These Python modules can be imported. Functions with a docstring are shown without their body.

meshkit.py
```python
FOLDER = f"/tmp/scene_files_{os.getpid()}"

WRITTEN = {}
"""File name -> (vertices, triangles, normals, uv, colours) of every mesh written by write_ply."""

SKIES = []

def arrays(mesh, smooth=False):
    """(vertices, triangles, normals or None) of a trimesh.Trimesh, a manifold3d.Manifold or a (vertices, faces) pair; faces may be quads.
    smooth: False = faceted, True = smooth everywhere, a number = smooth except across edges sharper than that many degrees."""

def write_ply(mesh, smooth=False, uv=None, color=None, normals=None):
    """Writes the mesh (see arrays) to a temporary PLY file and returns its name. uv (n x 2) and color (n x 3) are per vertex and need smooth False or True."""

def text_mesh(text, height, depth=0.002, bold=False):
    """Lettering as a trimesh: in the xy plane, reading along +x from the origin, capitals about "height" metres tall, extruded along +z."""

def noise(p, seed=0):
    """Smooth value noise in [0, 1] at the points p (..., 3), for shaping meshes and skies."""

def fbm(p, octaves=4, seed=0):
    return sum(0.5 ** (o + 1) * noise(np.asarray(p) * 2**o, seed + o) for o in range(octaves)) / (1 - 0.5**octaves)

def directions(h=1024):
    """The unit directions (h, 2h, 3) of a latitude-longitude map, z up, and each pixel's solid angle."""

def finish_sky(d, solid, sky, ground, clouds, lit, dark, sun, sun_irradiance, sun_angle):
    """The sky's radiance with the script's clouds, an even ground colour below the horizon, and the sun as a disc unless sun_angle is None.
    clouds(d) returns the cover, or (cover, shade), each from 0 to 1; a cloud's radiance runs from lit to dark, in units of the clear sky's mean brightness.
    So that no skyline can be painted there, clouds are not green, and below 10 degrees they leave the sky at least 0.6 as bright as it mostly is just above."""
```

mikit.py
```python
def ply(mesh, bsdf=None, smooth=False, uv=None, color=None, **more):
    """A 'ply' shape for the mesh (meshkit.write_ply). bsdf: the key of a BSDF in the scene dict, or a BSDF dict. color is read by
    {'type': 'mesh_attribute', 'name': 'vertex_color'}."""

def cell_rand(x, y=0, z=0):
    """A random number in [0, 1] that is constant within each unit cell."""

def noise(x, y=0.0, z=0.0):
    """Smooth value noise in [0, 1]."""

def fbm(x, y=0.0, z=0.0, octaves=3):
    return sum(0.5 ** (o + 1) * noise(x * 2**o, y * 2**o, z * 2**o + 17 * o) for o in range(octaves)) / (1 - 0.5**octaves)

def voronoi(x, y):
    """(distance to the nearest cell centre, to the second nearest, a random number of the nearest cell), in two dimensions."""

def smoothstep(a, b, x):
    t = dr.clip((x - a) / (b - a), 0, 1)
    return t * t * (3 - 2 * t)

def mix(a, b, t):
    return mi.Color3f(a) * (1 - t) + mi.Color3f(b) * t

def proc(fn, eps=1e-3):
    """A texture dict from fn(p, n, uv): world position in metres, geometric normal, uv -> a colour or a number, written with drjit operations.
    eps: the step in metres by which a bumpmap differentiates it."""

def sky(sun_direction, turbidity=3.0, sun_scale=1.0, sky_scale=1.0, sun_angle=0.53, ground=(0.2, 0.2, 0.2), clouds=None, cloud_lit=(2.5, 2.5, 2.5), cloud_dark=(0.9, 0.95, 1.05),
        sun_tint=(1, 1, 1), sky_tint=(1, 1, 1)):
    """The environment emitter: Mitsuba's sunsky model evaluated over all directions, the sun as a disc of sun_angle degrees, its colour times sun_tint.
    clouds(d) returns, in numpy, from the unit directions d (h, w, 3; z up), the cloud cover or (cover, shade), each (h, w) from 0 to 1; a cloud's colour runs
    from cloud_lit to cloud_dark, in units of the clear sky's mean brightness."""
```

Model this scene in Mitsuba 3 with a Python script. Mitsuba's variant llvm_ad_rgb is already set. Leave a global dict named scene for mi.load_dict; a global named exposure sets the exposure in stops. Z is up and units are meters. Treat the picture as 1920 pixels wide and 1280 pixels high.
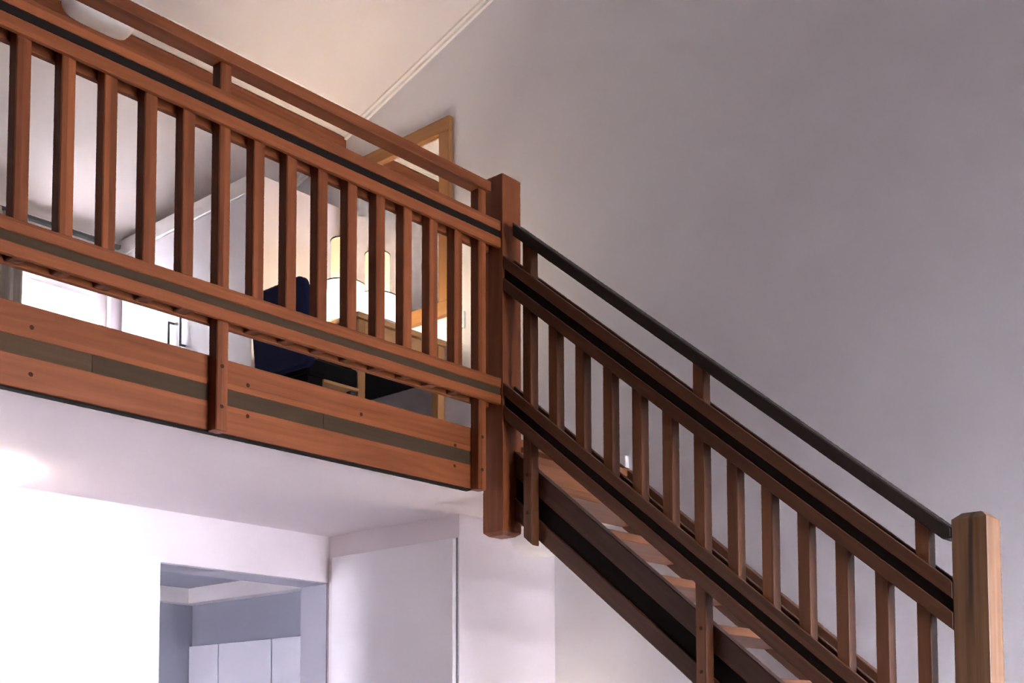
import math
import numpy as np
import trimesh
import shapely.geometry as sg
import manifold3d as m3
import drjit as dr
import mitsuba as mi
import mikit
from mikit import noise, fbm, cell_rand, smoothstep, mix

T = mi.ScalarTransform4f
scene, labels = {}, {}
OZ = 1.47                                   # the camera's height; all heights below are relative to it

# ---------------------------------------------------------------- camera, sky, exposure
F_PX, CX, CY, YAW, PITCH, ROLL = 2285.98, 960.5, 1248.9, 0.84226, 0.06366, -0.002565
fw = np.array([math.sin(YAW) * math.cos(PITCH), math.cos(YAW) * math.cos(PITCH), math.sin(PITCH)])
rt = np.array([math.cos(YAW), -math.sin(YAW), 0.0])
up = np.cross(rt, fw)
up = -rt * math.sin(ROLL) + up * math.cos(ROLL)
scene['camera'] = {
    'type': 'perspective', 'fov': math.degrees(2 * math.atan(960 / F_PX)), 'fov_axis': 'x',
    'principal_point_offset_x': -(CX - 960) / 1920, 'principal_point_offset_y': -(CY - 640) / 1280,
    'near_clip': 0.05, 'far_clip': 200.0,
    'to_world': T().look_at(origin=[0, 0, OZ], target=[float(v) for v in fw + np.array([0, 0, OZ])], up=[float(v) for v in up]),
}


def clouds(d):
    n = 0.9 + 0.1 * np.sin(3.1 * d[..., 0] + 2.0 * d[..., 1]) * np.cos(2.3 * d[..., 2])
    return n


SKY = 125.0
scene['sky'] = mikit.sky([0.75, 0.35, 0.62], turbidity=4.0, sun_scale=0.0, sky_scale=SKY, ground=(0.55, 0.54, 0.54), clouds=clouds,
                         cloud_lit=(1.02, 1.0, 1.10), cloud_dark=(0.9, 0.9, 1.0))
exposure = 2.4
WARM = (1.0, 0.80, 0.58)
CEIL_LIGHT, WALL_LIGHT, LAMP_LOW, LAMP_UP, BULB = 1.7, 2.3, 2.8, 0.17, 120.0


# ---------------------------------------------------------------- materials
def put(key, d):
    scene[key] = d


def paint(key, col, rough=0.6, var=0.03):
    c = mi.ScalarColor3f(*col)

    def fn(p, n, uv):
        t = fbm(p.x * 1.3, p.y * 1.3, p.z * 1.3, 3) - 0.5
        return mi.Color3f(c) * (1 + var * 2 * t)
    put(key, {'type': 'twosided', 'b': {'type': 'principled', 'base_color': mikit.proc(fn), 'roughness': rough, 'specular': 0.3}})


def flat(key, col, rough=0.5, **k):
    put(key, {'type': 'twosided', 'b': {'type': 'principled', 'base_color': {'type': 'rgb', 'value': list(col)}, 'roughness': rough, **k}})


SL = math.atan(0.827)
CS, SN = math.cos(SL), math.sin(SL)


def wood(key, axis, lo, hi, rough=0.45, spec=0.15, cell=None, red=0.0):
    def fn(p, n, uv):
        if axis == 'x':
            a, b, c = p.x, p.y, p.z
        elif axis == 'z':
            a, b, c = p.z, p.x, p.y
        elif axis == 'y':
            a, b, c = p.y, p.x, p.z
        else:
            a, b, c = p.y * CS + p.z * SN, p.x, p.z * CS - p.y * SN
        if cell is not None:
            tone = cell_rand(dr.floor((p.x - cell[0]) / cell[1]), dr.floor((p.y - cell[2]) / cell[3]), 5)
        else:
            tone = cell_rand(dr.floor(b * 9), dr.floor(c * 11), 3) * 0.5 + 0.25
        w = fbm(a * 1.7 + tone * 30, b * 7 + tone * 9, c * 7, 2)
        g = fbm(a * 2.2 + tone * 13, b * 60 + w * 5, c * 60 + w * 5, 3)
        f = noise(a * 22, b * 330, c * 330)
        t = dr.clip(0.5 + 0.45 * (g - 0.5) + 0.5 * (w - 0.5) + 0.12 * (f - 0.5) + 0.45 * (tone - 0.5), 0, 1)
        return mix(mi.Color3f(*lo), mi.Color3f(*hi), t)
    put(key, {'type': 'twosided', 'b': {'type': 'principled', 'base_color': mikit.proc(fn), 'roughness': rough, 'specular': spec}})


JLO, JHI = (0.046, 0.0112, 0.0036), (0.220, 0.066, 0.0235)
wood('jarrah_x', 'x', JLO, JHI)
wood('jarrah_bal', 'z', JLO, JHI, cell=(3.3, 0.1342, -10.0, 30.0))
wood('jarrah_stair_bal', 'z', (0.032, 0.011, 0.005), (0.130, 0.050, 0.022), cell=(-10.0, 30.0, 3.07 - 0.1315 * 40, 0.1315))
wood('jarrah_z', 'z', JLO, JHI)
def newel_fn(p, n, uv):
    g = fbm(p.z * 2.2, p.x * 60, p.y * 60, 3)
    f = noise(p.z * 22, p.x * 330, p.y * 330)
    t = dr.clip(0.5 + 0.9 * (g - 0.5) + 0.15 * (f - 0.5), 0, 1)
    base = mix(mi.Color3f(0.045, 0.019, 0.009), mi.Color3f(0.155, 0.078, 0.037), t)
    wob = 0.012 * (noise(p.z * 6) - 0.5)
    streak = (1 - smoothstep(0.002, 0.012, dr.abs(p.y - 1.352 + wob))) * smoothstep(0.15, 0.6, noise(p.z * 3 + 4)) * smoothstep(1.70, 1.95, p.z)
    return mix(base, mi.Color3f(0.018, 0.012, 0.010), 0.85 * streak)


put('newel_streaked', {'type': 'twosided', 'b': {'type': 'principled', 'base_color': mikit.proc(newel_fn), 'roughness': 0.42, 'specular': 0.25}})
wood('jarrah_shaded_s', 's', (0.020, 0.0072, 0.0036), (0.085, 0.034, 0.0165))  # jarrah darkened to paint in the shade on the stair faces
wood('inlay_x', 'x', (0.022, 0.0135, 0.0072), (0.047, 0.029, 0.0165), 0.7, 0.06)
wood('inlay_pale_x', 'x', (0.032, 0.0185, 0.0098), (0.064, 0.039, 0.022), 0.7, 0.06)
wood('inlay_dark_x', 'x', (0.005, 0.0036, 0.0028), (0.011, 0.0078, 0.0058), 0.7, 0.05)  # near-black strip wood for the landing mid rail
wood('inlay_and_shade_s', 's', (0.005, 0.0036, 0.003), (0.011, 0.008, 0.006), 0.7, 0.04)  # dark inlay wood, also used for painted shade at the fascia
wood('tread_wood', 'x', (0.065, 0.024, 0.011), (0.19, 0.075, 0.036), 0.45)
wood('blond_x', 'x', (0.20, 0.100, 0.040), (0.36, 0.20, 0.085), 0.5, 0.2)
wood('dark_handrail_s', 's', (0.008, 0.006, 0.005), (0.019, 0.0135, 0.010), 0.5, 0.15)  # near-black wood tone for the stair handrail
wood('blond_y', 'y', (0.16, 0.070, 0.024), (0.30, 0.145, 0.055), 0.5, 0.2)
wood('blond_z', 'z', (0.16, 0.070, 0.024), (0.30, 0.145, 0.055), 0.5, 0.2)
paint('wall_lilac', (0.675, 0.668, 0.700))
paint('wall_white', (0.79, 0.725, 0.745))
paint('ceiling_paint', (0.76, 0.71, 0.67))
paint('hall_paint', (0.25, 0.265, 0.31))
flat('dim_paint', (0.05, 0.045, 0.045), 0.7)
flat('white_trim', (0.83, 0.81, 0.79), 0.35)
flat('panel_white', (0.84, 0.82, 0.84), 0.7, specular=0.15)
flat('gap_grey', (0.16, 0.15, 0.17), 0.8)
flat('plaster', (0.80, 0.79, 0.79), 0.6)
flat('floor_boards', (0.06, 0.035, 0.022), 0.45)
flat('paving', (0.30, 0.30, 0.30), 0.9, specular=0.1)
flat('navy', (0.006, 0.008, 0.026), 0.9, specular=0.1, sheen=0.2)
flat('black_fabric_and_shade', (0.004, 0.0038, 0.0036), 0.9, specular=0.05)
flat('black_metal', (0.012, 0.012, 0.012), 0.4)
flat('dark_rail', (0.020, 0.024, 0.022), 0.5)
flat('plug_wood', (0.03, 0.014, 0.008), 0.8, specular=0.05)
flat('white_plastic', (0.85, 0.84, 0.82), 0.3)
flat('paper', (0.80, 0.77, 0.74), 0.8)
flat('shade_cloth', (0.55, 0.40, 0.20), 0.9)
flat('hall_door', (0.80, 0.82, 0.86), 0.5)
flat('shaded_lining', (0.31, 0.30, 0.345), 0.7, specular=0.15)


def curtain_fn(p, n, uv):
    g = fbm(p.x * 90, p.y * 90, p.z * 3, 2)
    return mix(mi.Color3f(0.20, 0.17, 0.145), mi.Color3f(0.36, 0.32, 0.28), g)


put('curtain_cloth', {'type': 'twosided', 'b': {'type': 'principled', 'base_color': mikit.proc(curtain_fn), 'roughness': 0.9}})
put('mirror_silver', {'type': 'conductor', 'material': 'Ag'})
put('pane', {'type': 'thindielectric'})


# ---------------------------------------------------------------- mesh helpers
def hull(pts):
    h = trimesh.convex.convex_hull(np.asarray(pts, float))
    return h


def box(x0, x1, y0, y1, z0, z1, b=0.0):
    if b <= 0:
        m = trimesh.creation.box((x1 - x0, y1 - y0, z1 - z0))
        m.apply_translation(((x0 + x1) / 2, (y0 + y1) / 2, (z0 + z1) / 2))
        return m
    pts = []
    for x, sx in ((x0, 1), (x1, -1)):
        for y, sy in ((y0, 1), (y1, -1)):
            for z, sz in ((z0, 1), (z1, -1)):
                pts += [(x, y + sy * b, z + sz * b), (x + sx * b, y, z + sz * b), (x + sx * b, y + sy * b, z)]
    return hull(pts)


def prism_x(poly, x0, x1, b=0.0):
    """Polygon of (y, z) points swept along x, its long edges chamfered by b (convex polygons only when b > 0)."""
    P = sg.Polygon(poly)
    if b <= 0:
        m = trimesh.creation.extrude_polygon(P, x1 - x0)
        v = np.array(m.vertices)
        return trimesh.Trimesh(np.stack([v[:, 2] + x0, v[:, 0], v[:, 1]], 1), m.faces, process=False)
    q = np.array(P.buffer(-b, join_style=2).exterior.coords)[:-1]
    o = np.array(poly, float)
    pts = [(x, y, z) for x in (x0, x1) for y, z in q] + [(x, y, z) for x in (x0 + b, x1 - b) for y, z in o]
    return hull(pts)


def prism_z(poly, z0, z1):
    m = trimesh.creation.extrude_polygon(sg.Polygon(poly) if not isinstance(poly, sg.Polygon) else poly, z1 - z0)
    m.apply_translation((0, 0, z0))
    return m


def slope_bar(z23_top, z23_bot, y0, y1, x0, x1, b=0.002, m=0.827):
    """A bar of the stair's pitch with plumb ends, given by its heights at y = 2.3."""
    t = lambda y: z23_top + m * (y - 2.3)  # noqa: E731
    u = lambda y: z23_bot + m * (y - 2.3)  # noqa: E731
    return prism_x([(y0, u(y0)), (y1, u(y1)), (y1, t(y1)), (y0, t(y0))], x0, x1, b)


def cat(*ms):
    return trimesh.util.concatenate(list(ms))


def tube(points, r, n=10):
    pts = np.asarray(points, float)
    out = []
    for a, c in zip(pts[:-1], pts[1:]):
        out.append(trimesh.creation.cylinder(r, segment=(a, c), sections=n))
    for a in pts[1:-1]:
        s = trimesh.creation.icosphere(1, r)
        s.apply_translation(a)
        out.append(s)
    return cat(*out)


def lathe(profile, n=48):
    return trimesh.creation.revolve(np.asarray(profile, float), sections=n)


def key_for(name):
    if name not in scene and name not in labels and not any(k.startswith(name + '__') for k in scene):
        return name
    i = 1
    while f'{name}_{i:03d}' in scene or f'{name}_{i:03d}' in labels or any(k.startswith(f'{name}_{i:03d}__') for k in scene):
        i += 1
    return f'{name}_{i:03d}'


def add(name, mesh, bsdf, parent=None, label=None, cat_=None, group=None, kind=None, smooth=False, emit=None):
    key = key_for(name if parent is None else parent + '__' + name)
    m = mesh.copy()
    m.apply_translation((0, 0, OZ))
    more = {}
    if emit is not None:
        more['emitter'] = {'type': 'area', 'radiance': {'type': 'rgb', 'value': [float(v) for v in emit]}}
    scene[key] = mikit.ply(m, bsdf, smooth=smooth, **more)
    info = {}
    if label:
        info['label'] = label
    if cat_:
        info['category'] = cat_
    if group:
        info['group'] = group
    if kind:
        info['kind'] = kind
    if info:
        labels[key] = info
    return key


def thing(name, label, cat_, group=None):
    key = key_for(name)
    labels[key] = {'label': label, 'category': cat_}
    if group:
        labels[key]['group'] = group
    return key


def struct(name, mesh, bsdf, label, parent=None):
    if parent is not None:
        return add(name, mesh, bsdf, parent)
    return add(name, mesh, bsdf, None, label, None, None, 'structure')


# ---------------------------------------------------------------- the setting
XW, XL = 4.424, -3.0              # right and left wall faces
YF, YB, YL = 3.676, 4.554, 6.616  # face under the stair, lower back wall, loft back wall
ZU, ZF, FL = 1.003, 1.243, -1.47  # underside of loft, loft floor, lower floor
YFRONT = -2.3
CSL = 0.304


def zc(y):
    return 3.534 - CSL * (y - 5.0248)


YR = 0.6                          # ridge
ZR = zc(YR)
ZFRONT = ZR - CSL * (YR - YFRONT)
XS = 3.775                         # side wall of the closet under the loft

struct('floor', box(XL - .2, XW + .2, YFRONT - .2, 6.9, FL - .2, FL), 'floor_boards', 'brown boarded floor of the lower room')
struct('wall_right', prism_x([(YFRONT - .2, FL), (6.9, FL), (6.9, zc(6.9)), (YR, ZR), (YFRONT - .2, ZFRONT - .05)], XW, XW + .2), 'wall_lilac',
       'tall lilac grey painted wall behind the stair')
struct('wall_left', prism_x([(YFRONT - .2, FL), (6.9, FL), (6.9, zc(6.9)), (YR, ZR), (YFRONT - .2, ZFRONT - .05)], XL - .2, XL), 'dim_paint', 'left wall of the room')
struct('ceiling', prism_x([(YFRONT - .2, ZFRONT - CSL * .2), (YR, ZR), (6.9, zc(6.9)), (6.9, zc(6.9) + .2), (YR, ZR + .2), (YFRONT - .2, ZFRONT + .15)], XL - .2, XW + .2),
       'ceiling_paint', 'sloping cream white ceiling')
# front wall with a wide glazed opening, doors folded open
OX0, OX1, OZ1 = 2.1, 4.36, 1.15
struct('wall_front', cat(box(XL, OX0, YFRONT - .15, YFRONT, FL, ZFRONT), box(OX0, OX1, YFRONT - .15, YFRONT, OZ1, ZFRONT), box(OX1, XW, YFRONT - .15, YFRONT, FL, ZFRONT)), 'dim_paint',
       'front wall with a wide opening to the garden')
ground = box(-30, 34, -10.5, YFRONT - .15, FL - .3, FL - .1)
struct('ground_outside', ground, 'paving', 'grey paving outside the front opening')

# loft slab, lower back wall with doorway, closet block under the loft
struct('floor_loft', box(XL, XW, 3.30, 6.9, ZU, ZF), 'wall_white', 'loft floor with white plastered underside')
DX0, DX1, DZ = 2.8524, 3.7698, 0.7788
struct('wall_back', cat(box(XL, DX0, YB, YB + .2, FL, ZU), box(DX0, DX1, YB, YB + .2, DZ, ZU), box(DX1, XS, YB, YB + .2, FL, ZU)), 'wall_white',
       'white wall with an open doorway below the loft')
struct('wall_closet', cat(box(XS, XW, YF, YF + .08, FL, ZU), box(XS, XS + .08, YF + .08, YB + .2, FL, ZU)), 'wall_white', 'white closet walls below the loft beside the stair')
d = add('door_1', box(XS - .023, XS, 3.694, 4.505, FL, 0.895, .002), 'panel_white', None, 'flush white door panel on the closet side wall', None, None, 'structure')
add('gap', box(XS - .0015, XS + .001, 3.684, 3.6935, FL, .90), 'gap_grey', d)
add('handle', cat(tube([(XS - .065, 3.78, -.42), (XS - .065, 3.90, -.42)], .009), tube([(XS - .065, 3.78, -.42), (XS - .02, 3.78, -.42)], .009)), 'black_metal', d)

struct('shade_trim_3', cat(box(DX1 - .006, DX1 - .0005, YB + .004, YB + .199, FL, DZ - .0005), box(DX0 + .0005, DX1 - .0065, YB + .004, YB + .199, DZ - .006, DZ - .0005)), 'shaded_lining',
       'lavender grey lining painting the shade inside the doorway')  # reveal coloured darker to paint its shade
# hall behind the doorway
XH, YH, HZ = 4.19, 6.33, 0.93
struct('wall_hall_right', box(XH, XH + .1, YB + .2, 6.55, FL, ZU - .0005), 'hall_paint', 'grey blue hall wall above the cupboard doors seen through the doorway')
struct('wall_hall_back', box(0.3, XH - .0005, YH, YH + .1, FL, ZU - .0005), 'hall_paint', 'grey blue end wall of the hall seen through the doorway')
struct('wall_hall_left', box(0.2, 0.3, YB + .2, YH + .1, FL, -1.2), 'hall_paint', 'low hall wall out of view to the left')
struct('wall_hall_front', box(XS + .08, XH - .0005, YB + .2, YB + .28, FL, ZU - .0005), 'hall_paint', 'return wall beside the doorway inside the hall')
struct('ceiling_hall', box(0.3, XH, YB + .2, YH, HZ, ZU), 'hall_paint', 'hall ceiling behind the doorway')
cor = []
for s, k in ((.085, .0), (.06, .03), (.03, .06)):
    cor.append(box(0.3, XH, YH - .09 + k * .9, YH, HZ - .09 + .0 + k * 0.0, HZ - k * 0.9) if False else box(0.3, XH, YH - s, YH, HZ - .09 + (.085 - s), HZ))
    cor.append(box(XH - s, XH, YB + .2, YH, HZ - .09 + (.085 - s), HZ))
struct('trim_1', cat(*cor), 'white_trim', 'white cornice round the hall ceiling')
wd = thing('hall_cupboard', 'white cupboard doors below the dark band of hall wall seen through the doorway', 'cupboard')
for a, c in ((YB + .25, 5.512), (5.522, 6.02), (6.03, YH - .005)):
    dk = add('door', box(XH - .025, XH - .001, a, c, FL + .02, 0.590, .002), 'hall_door', wd)
    add('knob', trimesh.creation.cylinder(.012, segment=((XH - .05, a + .06, -.4), (XH - .02, a + .06, -.4)), sections=16), 'black_metal', dk)

# loft back wall with window
WX0, WX1, WZ0, WZ1 = 2.85, 3.775, 2.42, 2.74
struct('wall_loft_back', cat(box(XL, WX0, YL, YL + .2, ZF, zc(YL) + .03), box(WX1, XW, YL, YL + .2, ZF, zc(YL) + .03), box(WX0, WX1, YL, YL + .2, ZF, WZ0), box(WX0, WX1, YL, YL + .2, WZ1, zc(YL) + .03)),
       'wall_white', 'white back wall of the loft')
w1 = struct('window_1', cat(box(WX0, WX1, YL + .05, YL + .11, WZ0, WZ0 + .05), box(WX0, WX1, YL + .05, YL + .11, WZ1 - .05, WZ1), box(WX0, WX0 + .05, YL + .05, YL + .11, WZ0, WZ1),
                            box(WX1 - .05, WX1, YL + .05, YL + .11, WZ0, WZ1)), 'white_trim', 'bright loft window behind the railing')
add('pane', box(WX0 + .05, WX1 - .05, YL + .075, YL + .0752, WZ0 + .05, WZ1 - .05), 'pane', w1)

# cornice between sloping ceiling and right wall
tl = []
for o, h in ((.034, .014), (.016, .032)):
    y0, y1 = YR, YL
    tl.append(prism_x([(y0, zc(y0) - h), (y1, zc(y1) - h), (y1, zc(y1) + .01), (y0, zc(y0) + .01)], XW - o, XW))
struct('trim_2', cat(*tl), 'white_trim', 'white cornice strip where the ceiling meets the right wall')
struct('baseboard_right', box(XW - .027, XW, 3.235, 5.262, ZF, 1.302, .003), 'white_trim', 'white skirting board of the loft ending at the stair head')

pc = []
for dy, dz in ((.16, .006), (.10, .011), (.045, .016)):
    ya, yb = 5.2065 - dy, 5.2065
    pc.append(prism_x([(ya, zc(ya) - dz), (yb, zc(yb) - dz), (yb, zc(yb) + .004), (ya, zc(ya) + .004)], XL, XW - .0005))
struct('lit_trim_4', cat(*pc), 'white_trim', 'stepped white strip painting the lit ceiling along the timber ceiling beam')  # its white stands for the brightly lit ceiling beside the beam

# ---------------------------------------------------------------- newel posts
def newel(x0, x1, y0, y1, z0, z1, c):
    pts = []
    for x, sx in ((x0, 1), (x1, -1)):
        for y, sy in ((y0, 1), (y1, -1)):
            e = .002
            for z in (z0 + c * .8, z1 - c * .8):
                pts += [(x + sx * e, y, z), (x, y + sy * e, z)]
            for z in (z0, z1):
                pts.append((x + sx * c, y + sy * c, z))
    return hull(pts)


add('newel_post', newel(3.528, 3.638, 3.194, 3.304, .826, 2.300, .018), 'jarrah_z', None, 'thick dark red timber newel post at the corner of the two railings', 'newel post')
add('newel_post', newel(3.528, 3.634, 1.303, 1.408, FL, .678, .024), 'newel_streaked', None, 'square brown timber newel post, pale on its right face, standing right of the lowest balusters', 'newel post')

# ---------------------------------------------------------------- landing railing
XR = 3.526
lb = thing('landing_railing', 'red brown timber balustrade along the loft edge, left of the newel post', 'railing')
add('handrail', box(XL, 3.471, 3.200, 3.270, 2.194, 2.2335, .004), 'jarrah_x', lb)


def flat_rail(name, zs, strip):
    z3, z2, z1, z0 = zs
    r = add(name, box(XL, XR, 3.200, 3.218, z2, z3, .0025), 'jarrah_x', lb)
    add('lower_board', box(XL, XR, 3.200, 3.218, z0, z1, .0025), 'jarrah_x', r)
    add('inlay', box(XL, XR - .001, 3.206, 3.2178, z1 - .004, z2 + .004), strip, r, 'dark timber strip between the boards')
    add('back_board', box(XL, XR, 3.266, 3.288, z0, z3, .0025), 'jarrah_x', r)


flat_rail('mid_rail', (2.0905, 2.051, 2.0215, 1.981), 'inlay_dark_x')
flat_rail('bottom_rail', (1.450, 1.411, 1.3815, 1.344), 'inlay_x')
BW = 0.0435
for k in range(0, 46):
    x = 3.4145 - .1342 * k
    if k % 9 == 0:
        pk = add('post', cat(box(x, x + BW, 3.2185, 3.2645, .992, 2.196, .003)), 'jarrah_bal', lb)
        if k < 10:
            for z in (1.2, 1.07):
                add('plug', trimesh.creation.cylinder(.0065, segment=((x + .02, 3.2172, z), (x + .02, 3.2200, z)), sections=16), 'plug_wood', pk)
    else:
        add('baluster', box(x, x + BW, 3.2185, 3.2645, 1.346, 2.086, .003), 'jarrah_bal', lb)

fa = thing('landing_fascia', 'deep timber fascia board with a dark inlay strip along the loft edge, below the railing', 'fascia')
add('top_board', box(XL, 3.430, 3.265, 3.302, 1.147, 1.242, .002), 'jarrah_x', fa)
add('bottom_board', box(XL, 3.430, 3.265, 3.302, .9995, 1.094, .002), 'jarrah_x', fa)
add('shade_bead', box(XL, 3.429, 3.270, 3.3005, .9945, .9993), 'inlay_and_shade_s', fa)  # dark strip painting the shade line under the fascia
ends = [XL, -.6, .9, 1.8076, 2.6786, 3.429]
for a, c in zip(ends[:-1], ends[1:]):
    add('inlay', box(a + .0005, c - .0005, 3.2665, 3.300, 1.0925, 1.1485, .0006), 'inlay_pale_x' if a in (.9, -.6) else 'inlay_x', fa)
for x, z in ((2.36, 1.177), (2.36, 1.074), (3.33, 1.155), (3.327, 1.074), (1.62, 1.18), (1.62, 1.045), (2.85, 1.18)):
    add('plug', trimesh.creation.cylinder(.0065, segment=((x, 3.2638, z), (x, 3.270, z)), sections=16), 'plug_wood', fa)
fb = add('landing_fascia', box(3.640, XW - .001, 3.264, 3.299, 1.072, ZF - .045, .002), 'tread_wood', None, 'short red timber fascia closing the loft edge behind the top of the stair', 'fascia')

add('shadow_strip', box(3.641, XW - .002, 3.274, 3.2985, ZU + .001, 1.0718), 'inlay_and_shade_s', fb, 'dark strip painting the shade under the board')  # stands in for the shade beneath the short fascia

# ---------------------------------------------------------------- stair railing
sb = thing('stair_railing', 'timber balustrade, its boards darkened for shade, sloping down the open side of the stair', 'railing')
Y1, Y0 = 3.192, 1.409
hb, ht = 1.319, 1.372
y0, y1 = 1.409, 3.1434
poly = [(y0 + .028, hb + .827 * (y0 + .028 - 2.3)), (y1, hb + .827 * (y1 - 2.3)), (y1, ht + .827 * (y1 - 2.3)), (y0, ht + .827 * (y0 - 2.3)), (y0, hb + .827 * (y0 + .028 - 2.3))]
add('handrail', prism_x(poly, 3.528, 3.598, .004), 'dark_handrail_s', sb)


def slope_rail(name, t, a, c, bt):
    r = add(name, slope_bar(t, a, Y0, Y1, 3.528, 3.546, .0025), 'jarrah_shaded_s', sb)
    add('lower_board', slope_bar(c, bt, Y0, Y1, 3.528, 3.546, .0025), 'jarrah_shaded_s', r)
    add('inlay', slope_bar(a + .004, c - .004, Y0 + .001, Y1 - .001, 3.537, 3.5458, 0), 'inlay_and_shade_s', r, 'dark timber strip between the boards')
    add('back_board', slope_bar(t, bt, Y0, Y1, 3.592, 3.614, .0025), 'jarrah_shaded_s', r)


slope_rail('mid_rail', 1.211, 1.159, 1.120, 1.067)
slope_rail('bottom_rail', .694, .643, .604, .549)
for k in range(13):
    y = 3.106 - .1315 * k
    z = lambda h, yy: h + .827 * (yy - 2.3)  # noqa: E731
    if k in (0, 6, 12):
        p = [(y - .045, z(.140, y - .045)), (y, z(.140, y)), (y, z(1.325, y)), (y - .045, z(1.325, y - .045))]
        pk = add('post', prism_x(p, 3.5465, 3.5915, .003), 'jarrah_stair_bal', sb)
        for h in (.40, .25):
            add('plug', trimesh.creation.cylinder(.0065, segment=((3.5455, y - .022, z(h, y - .022)), (3.548, y - .022, z(h, y - .022))), sections=16), 'plug_wood', pk)
    else:
        p = [(y - .045, z(.553, y - .045)), (y, z(.553, y)), (y, z(1.20, y)), (y - .045, z(1.20, y - .045))]
        add('baluster', prism_x(p, 3.5465, 3.5915, .003), 'jarrah_stair_bal', sb)

# ---------------------------------------------------------------- stair
st = thing('staircase', 'open riser timber staircase running down along the lilac wall', 'staircase')


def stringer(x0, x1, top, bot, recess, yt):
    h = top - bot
    r = add('stringer', slope_bar(top, top - .37 * h, 1.412, yt, x0, x1, .003, .825), 'jarrah_shaded_s', st)
    add('lower_board', slope_bar(top - .69 * h, bot, 1.412, yt, x0, x1, .003, .825), 'jarrah_shaded_s', r)
    add('inlay', slope_bar(top - .36 * h, top - .70 * h, 1.414, yt - .002, x0 + recess, x1 - .004, 0, .825), 'inlay_and_shade_s', r, 'dark recessed timber band between the boards')


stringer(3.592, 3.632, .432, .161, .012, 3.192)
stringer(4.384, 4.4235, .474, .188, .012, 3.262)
for n in range(-4, 5):
    zt, yn = .4144 + .1965 * n, 2.2785 + .2365 * n
    if yn > 3.1 or yn < 1.35:
        continue
    add('tread', box(3.6325, 4.3835, yn, yn + .262, zt - .032, zt, .003), 'tread_wood', st)
add('nosing', box(3.640, XW - .001, 3.215, 3.299, ZF - .044, ZF - .010, .003), 'tread_wood', st)
add('quarter_landing', box(3.642, XW - .001, .30, 1.60, -.62, -.56, .004), 'tread_wood', st)
add('landing_support', box(3.64, XW - .002, .34, 1.30, FL, -.62), 'jarrah_x', st)

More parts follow.
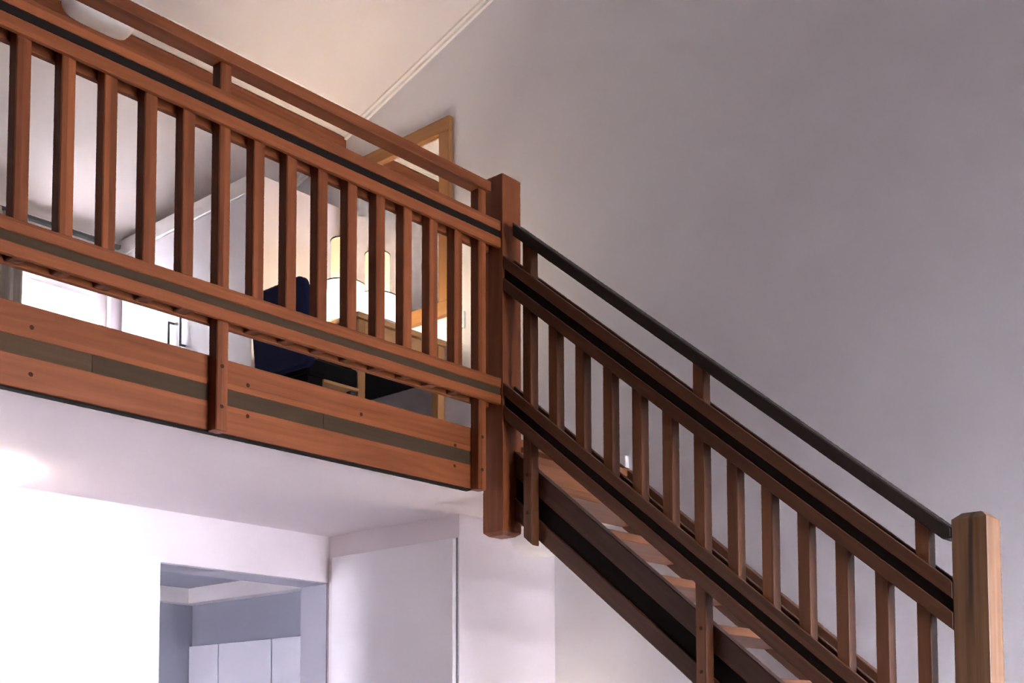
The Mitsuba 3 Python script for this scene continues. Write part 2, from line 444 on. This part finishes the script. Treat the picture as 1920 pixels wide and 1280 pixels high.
# ---------------------------------------------------------------- beam and plaster wall lights
add('ceiling_beam', box(XL, XW, 5.207, 5.262, 3.30, 3.462, .004), 'jarrah_x', None, 'long brown timber beam below the sloping ceiling of the loft', 'beam')


def bowl(xc, yw, zt, a, b, c):
    """Half bowl against a wall plane y = yw, opening up at zt."""
    def half(a, b, c, dz):
        pts = []
        for i in range(33):
            u = math.pi * i / 32
            cu, su = math.cos(u), math.sin(u)
            x, y = math.copysign(abs(cu) ** .55, cu), abs(su) ** .6
            for j in range(13):
                v = math.pi / 2 * j / 12
                r, h = math.cos(v) ** .45, math.sin(v) ** .6
                pts.append((xc + a * x * r, yw - b * y * r, zt + dz - (c + dz) * h))
                pts.append((xc + a * x * r, yw, zt + dz - (c + dz) * h))
        return m3.Manifold.hull_points(np.array(pts))
    o, i = half(a, b, c, 0), half(a - .008, b - .008, c - .008, .004)
    r = (o - i.translate((0, -.004, 0))).to_mesh()
    return trimesh.Trimesh(r.vert_properties[:, :3], r.tri_verts)


add('wall_light', bowl(2.862, 5.2068, 3.476, .172, .13, .077), 'plaster', None, 'white plaster half bowl wall light on the ceiling beam, behind the handrail', 'wall light', smooth=35)
add('wall_light', bowl(4.267, YF - .0002, .985, .157, .12, .112), 'plaster', None, 'white plaster half bowl wall light half hidden behind the foot of the dark newel post', 'wall light', smooth=35)
for bx, by, lab in ((4.06, YF - .0002, 'lit plaster half bowl wall light low on the closet wall below the stair'), (1.55, YB - .0002, 'added unseen plaster half bowl light to brighten the white wall left of the doorway')):
    lit = add('wall_light', bowl(bx, by, -.16, .157, .12, .112), 'plaster', None, lab, 'wall light', smooth=35)
    add('lamp', box(bx - .10, bx + .10, by - .085, by - .03, -.20, -.195), 'white_plastic', lit, emit=[WALL_LIGHT * (6 if bx > 3 else 0.6) * v for v in WARM])  # the bowl left of the doorway is an added, unseen lamp

# ceiling lights below the loft (the first reaches into the frame at its left edge; the others are added, unseen)
def frustum(xc, yc, z1, z0, h1, h0):
    return hull([(xc + sx * h, yc + sy * h, z) for z, h in ((z1, h1), (z0, h0)) for sx in (-1, 1) for sy in (-1, 1)])


for xc, lab in ((1.92, 'glowing square frosted ceiling light below the loft, at the left edge of the photo'), (.45, 'added unseen square frosted ceiling light below the loft, second from the doorway'),
                (-1.05, 'added unseen square frosted ceiling light below the loft, farthest from the doorway')):
    cl = thing('ceiling_light', lab, 'ceiling light', 'ceiling lights below the loft')
    add('glass', frustum(xc, 4.30, ZU - .008, ZU - .075, .150, .128), 'white_plastic', cl, emit=[CEIL_LIGHT * v for v in (1.0, .86, .74)])
    add('base_plate', box(xc - .13, xc + .13, 4.17, 4.43, ZU - .009, ZU), 'white_trim', cl)

# ---------------------------------------------------------------- loft furniture
# wardrobe in the corner
WXF, WYF, WZT = 3.833, 5.264, 3.066
wr = thing('wardrobe', 'tall white built-in wardrobe in the loft corner behind the railing', 'wardrobe')
add('body', cat(box(WXF + .022, XW - .002, WYF, WYF + .03, ZF, WZT), box(WXF + .022, XW - .002, WYF + .03, YL - .002, ZF, WZT)), 'wall_white', wr)
add('cornice', cat(box(WXF - .014, WXF + .02, WYF, YL - .002, 2.966, WZT - .002, .004)), 'white_trim', wr)
for a, c, hy, hz in ((WYF + .012, 5.952, 5.904, 2.258), (5.958, YL - .03, 6.023, 2.115)):
    dk = add('door', box(WXF, WXF + .0215, a, c, ZF + .02, 2.964, .002), 'panel_white', wr)
    X = WXF - .032
    dy = -.05 if hy > 5.95 else -.05
    add('handle', tube([(WXF + .002, hy - .002, hz), (X, hy, hz), (X, hy, hz + .30), (WXF + .002, hy - .002, hz + .30)], .0065), 'black_metal', dk)

# mirror on the right wall
mr = thing('wall_mirror', 'tall mirror in a light brown timber frame on the lilac wall of the loft', 'mirror')
MY0, MY1, MZ0, MZ1, MW = 4.352, 5.198, 2.222, 3.283, .078
X0, X1 = XW - .032, XW - .001
add('glass', box(XW - .012, XW - .006, MY0 + MW - .01, MY1 - MW + .01, MZ0 + MW - .01, MZ1 - MW + .01), 'mirror_silver', mr)
add('frame_top', box(X0, X1, MY0, MY1, MZ1 - MW, MZ1, .003), 'blond_y', mr)
add('frame_bottom', box(X0, X1, MY0, MY1, MZ0, MZ0 + MW, .003), 'blond_y', mr)
add('frame_side', box(X0, X1, MY0, MY0 + MW, MZ0 + MW, MZ1 - MW, .003), 'blond_z', mr)
add('frame_side', box(X0, X1, MY1 - MW, MY1, MZ0 + MW, MZ1 - MW, .003), 'blond_z', mr)

# desk against the right wall
dk = thing('desk', 'light timber desk standing below the mirror against the lilac wall', 'desk')
DY0, DY1, DXA = 4.4057, 5.15, 3.812
add('top', box(DXA, XW - .001, DY0 - .012, DY1, 2.062, 2.092, .003), 'blond_x', dk)
add('apron', box(DXA + .055, XW - .055, DY0 + .008, DY0 + .03, 1.94, 2.062, .002), 'blond_x', dk)
add('apron', box(DXA + .012, DXA + .032, DY0 + .05, DY1 - .05, 1.94, 2.062, .002), 'blond_y', dk)
add('underside', box(DXA + .034, XW - .003, DY0 + .032, DY1 - .02, 1.894, 1.938, .002), 'black_fabric_and_shade', dk, 'underside of the desk with its shade painted black')  # black colour paints the shade under the desk
for x in (DXA + .012, XW - .055):
    for y in (DY0, DY1 - .05):
        add('leg', box(x, x + .048, y, y + .048, ZF, 2.062, .003), 'blond_z', dk)
add('paper_stack', cat(*[box(3.97 + .002 * i, 4.18 - .001 * i, 4.405 + .004 * (i % 2), 4.52, 2.0925 + .004 * i, 2.0962 + .004 * i) for i in range(4)]), 'paper', None,
    'small stack of white paper on the desk in front of the lamps', 'paper')


def lamp(xc, yc, label):
    L = thing('desk_lamp', label, 'lamp', None)
    zb = 2.0925
    sh = lambda r, z0, z1: lathe([(r - .003, z0), (r, z0), (r, z1), (r - .003, z1), (r - .003, z0)])  # noqa: E731

    def put_(name, m, mat, emit=None, parent=L):
        m.apply_translation((xc, yc, 0))
        return add(name, m, mat, parent, smooth=40, emit=emit)
    put_('base', lathe([(0, zb), (.075, zb), (.075, zb + .006), (.012, zb + .014), (.009, zb + .40), (0, zb + .40)], 32), 'black_metal')
    put_('lower_shade', sh(.107, zb + .016, 2.288), 'shade_cloth', [LAMP_LOW * v for v in (1.0, .84, .60)])
    put_('upper_shade', sh(.0627, 2.291, 2.517), 'shade_cloth', [LAMP_UP * v for v in (1.0, .76, .46)])
    put_('ring', trimesh.creation.torus(.1075, .0035, 48, 10).apply_translation((0, 0, 2.289)), 'black_metal')
    put_('ring', trimesh.creation.torus(.063, .0035, 48, 10).apply_translation((0, 0, 2.518)), 'black_metal')
    put_('bulb', trimesh.creation.icosphere(3, .022).apply_translation((0, 0, 2.44)), 'white_plastic', [BULB * v for v in (1.0, .84, .68)])


lamp(3.893, 4.6, 'two tier lamp with cream shades on the desk, the left one of the pair')
lamp(4.120, 4.6, 'two tier lamp with cream shades on the desk, the one nearer the mirror')

# chair with navy back, side on
ch = thing('chair', 'navy blue upholstered chair standing at the left end of the desk', 'chair')


def rounded_panel_x(x0, x1, y0, y1, z0, z1, r):
    p = sg.box(y0 + r, z0 + r, y1 - r, z1 - r).buffer(r, quad_segs=6)
    c = np.array(p.exterior.coords)[:-1]
    qn = np.array(p.buffer(-.012).exterior.coords)[:-1]
    return hull([(x, y, z) for x in (x0 + .012, x1 - .012) for y, z in c] + [(x, y, z) for x in (x0, x1) for y, z in qn])


bk = rounded_panel_x(3.425, 3.475, 4.335, 4.745, 1.735, 2.148, .045)
sh_ = np.array(bk.vertices)
sh_[:, 0] += (2.148 - sh_[:, 2]) * .10
bk = trimesh.Trimesh(sh_, bk.faces)
add('backrest', bk, 'navy', ch, smooth=40)
add('seat_cushion', box(3.49, 3.80, 4.372, 4.735, 1.7015, 1.790, .012), 'black_fabric_and_shade', ch, smooth=40)
add('seat_base', box(3.49, 3.583, 4.376, 4.735, 1.61, 1.701, .003), 'black_fabric_and_shade', ch)
add('seat_frame', box(3.585, 3.80, 4.37, 4.74, 1.686, 1.701, .002), 'blond_x', ch)
for x, y in ((3.50, 4.385), (3.50, 4.69), (3.76, 4.385), (3.76, 4.69)):
    add('leg', box(x, x + .034, y, y + .034, ZF, 1.6855 if x > 3.6 else 1.609, .003), 'black_metal', ch)

# curtain with track
n = 240
xs = np.linspace(1.35, 3.170, n)
ys = 6.515 + .022 * np.sin((xs - 3.17) * 2 * math.pi / .062) + .010 * np.sin((xs - 3.17) * 2 * math.pi / .145)
line = sg.LineString(np.stack([xs, ys], 1)).buffer(.0016, cap_style=2)
add('curtain', prism_z(line, 1.30, 2.985), 'curtain_cloth', None, 'taupe pleated curtain drawn to the left of the loft window', 'curtain', smooth=50)
add('curtain_track', box(1.0, 3.790, 6.535, 6.570, 2.987, 3.008, .002), 'dark_rail', None, 'dark curtain track above the loft window', 'curtain track')
sw = thing('wall_switch', 'small white switch plate on the lilac wall beside the mirror', 'switch')
add('plate', box(XW - .009, XW - .0005, 4.268, 4.292, 2.134, 2.224, .002), 'white_plastic', sw)
add('rocker', box(XW - .013, XW - .0088, 4.275, 4.285, 2.165, 2.19, .001), 'white_trim', sw)
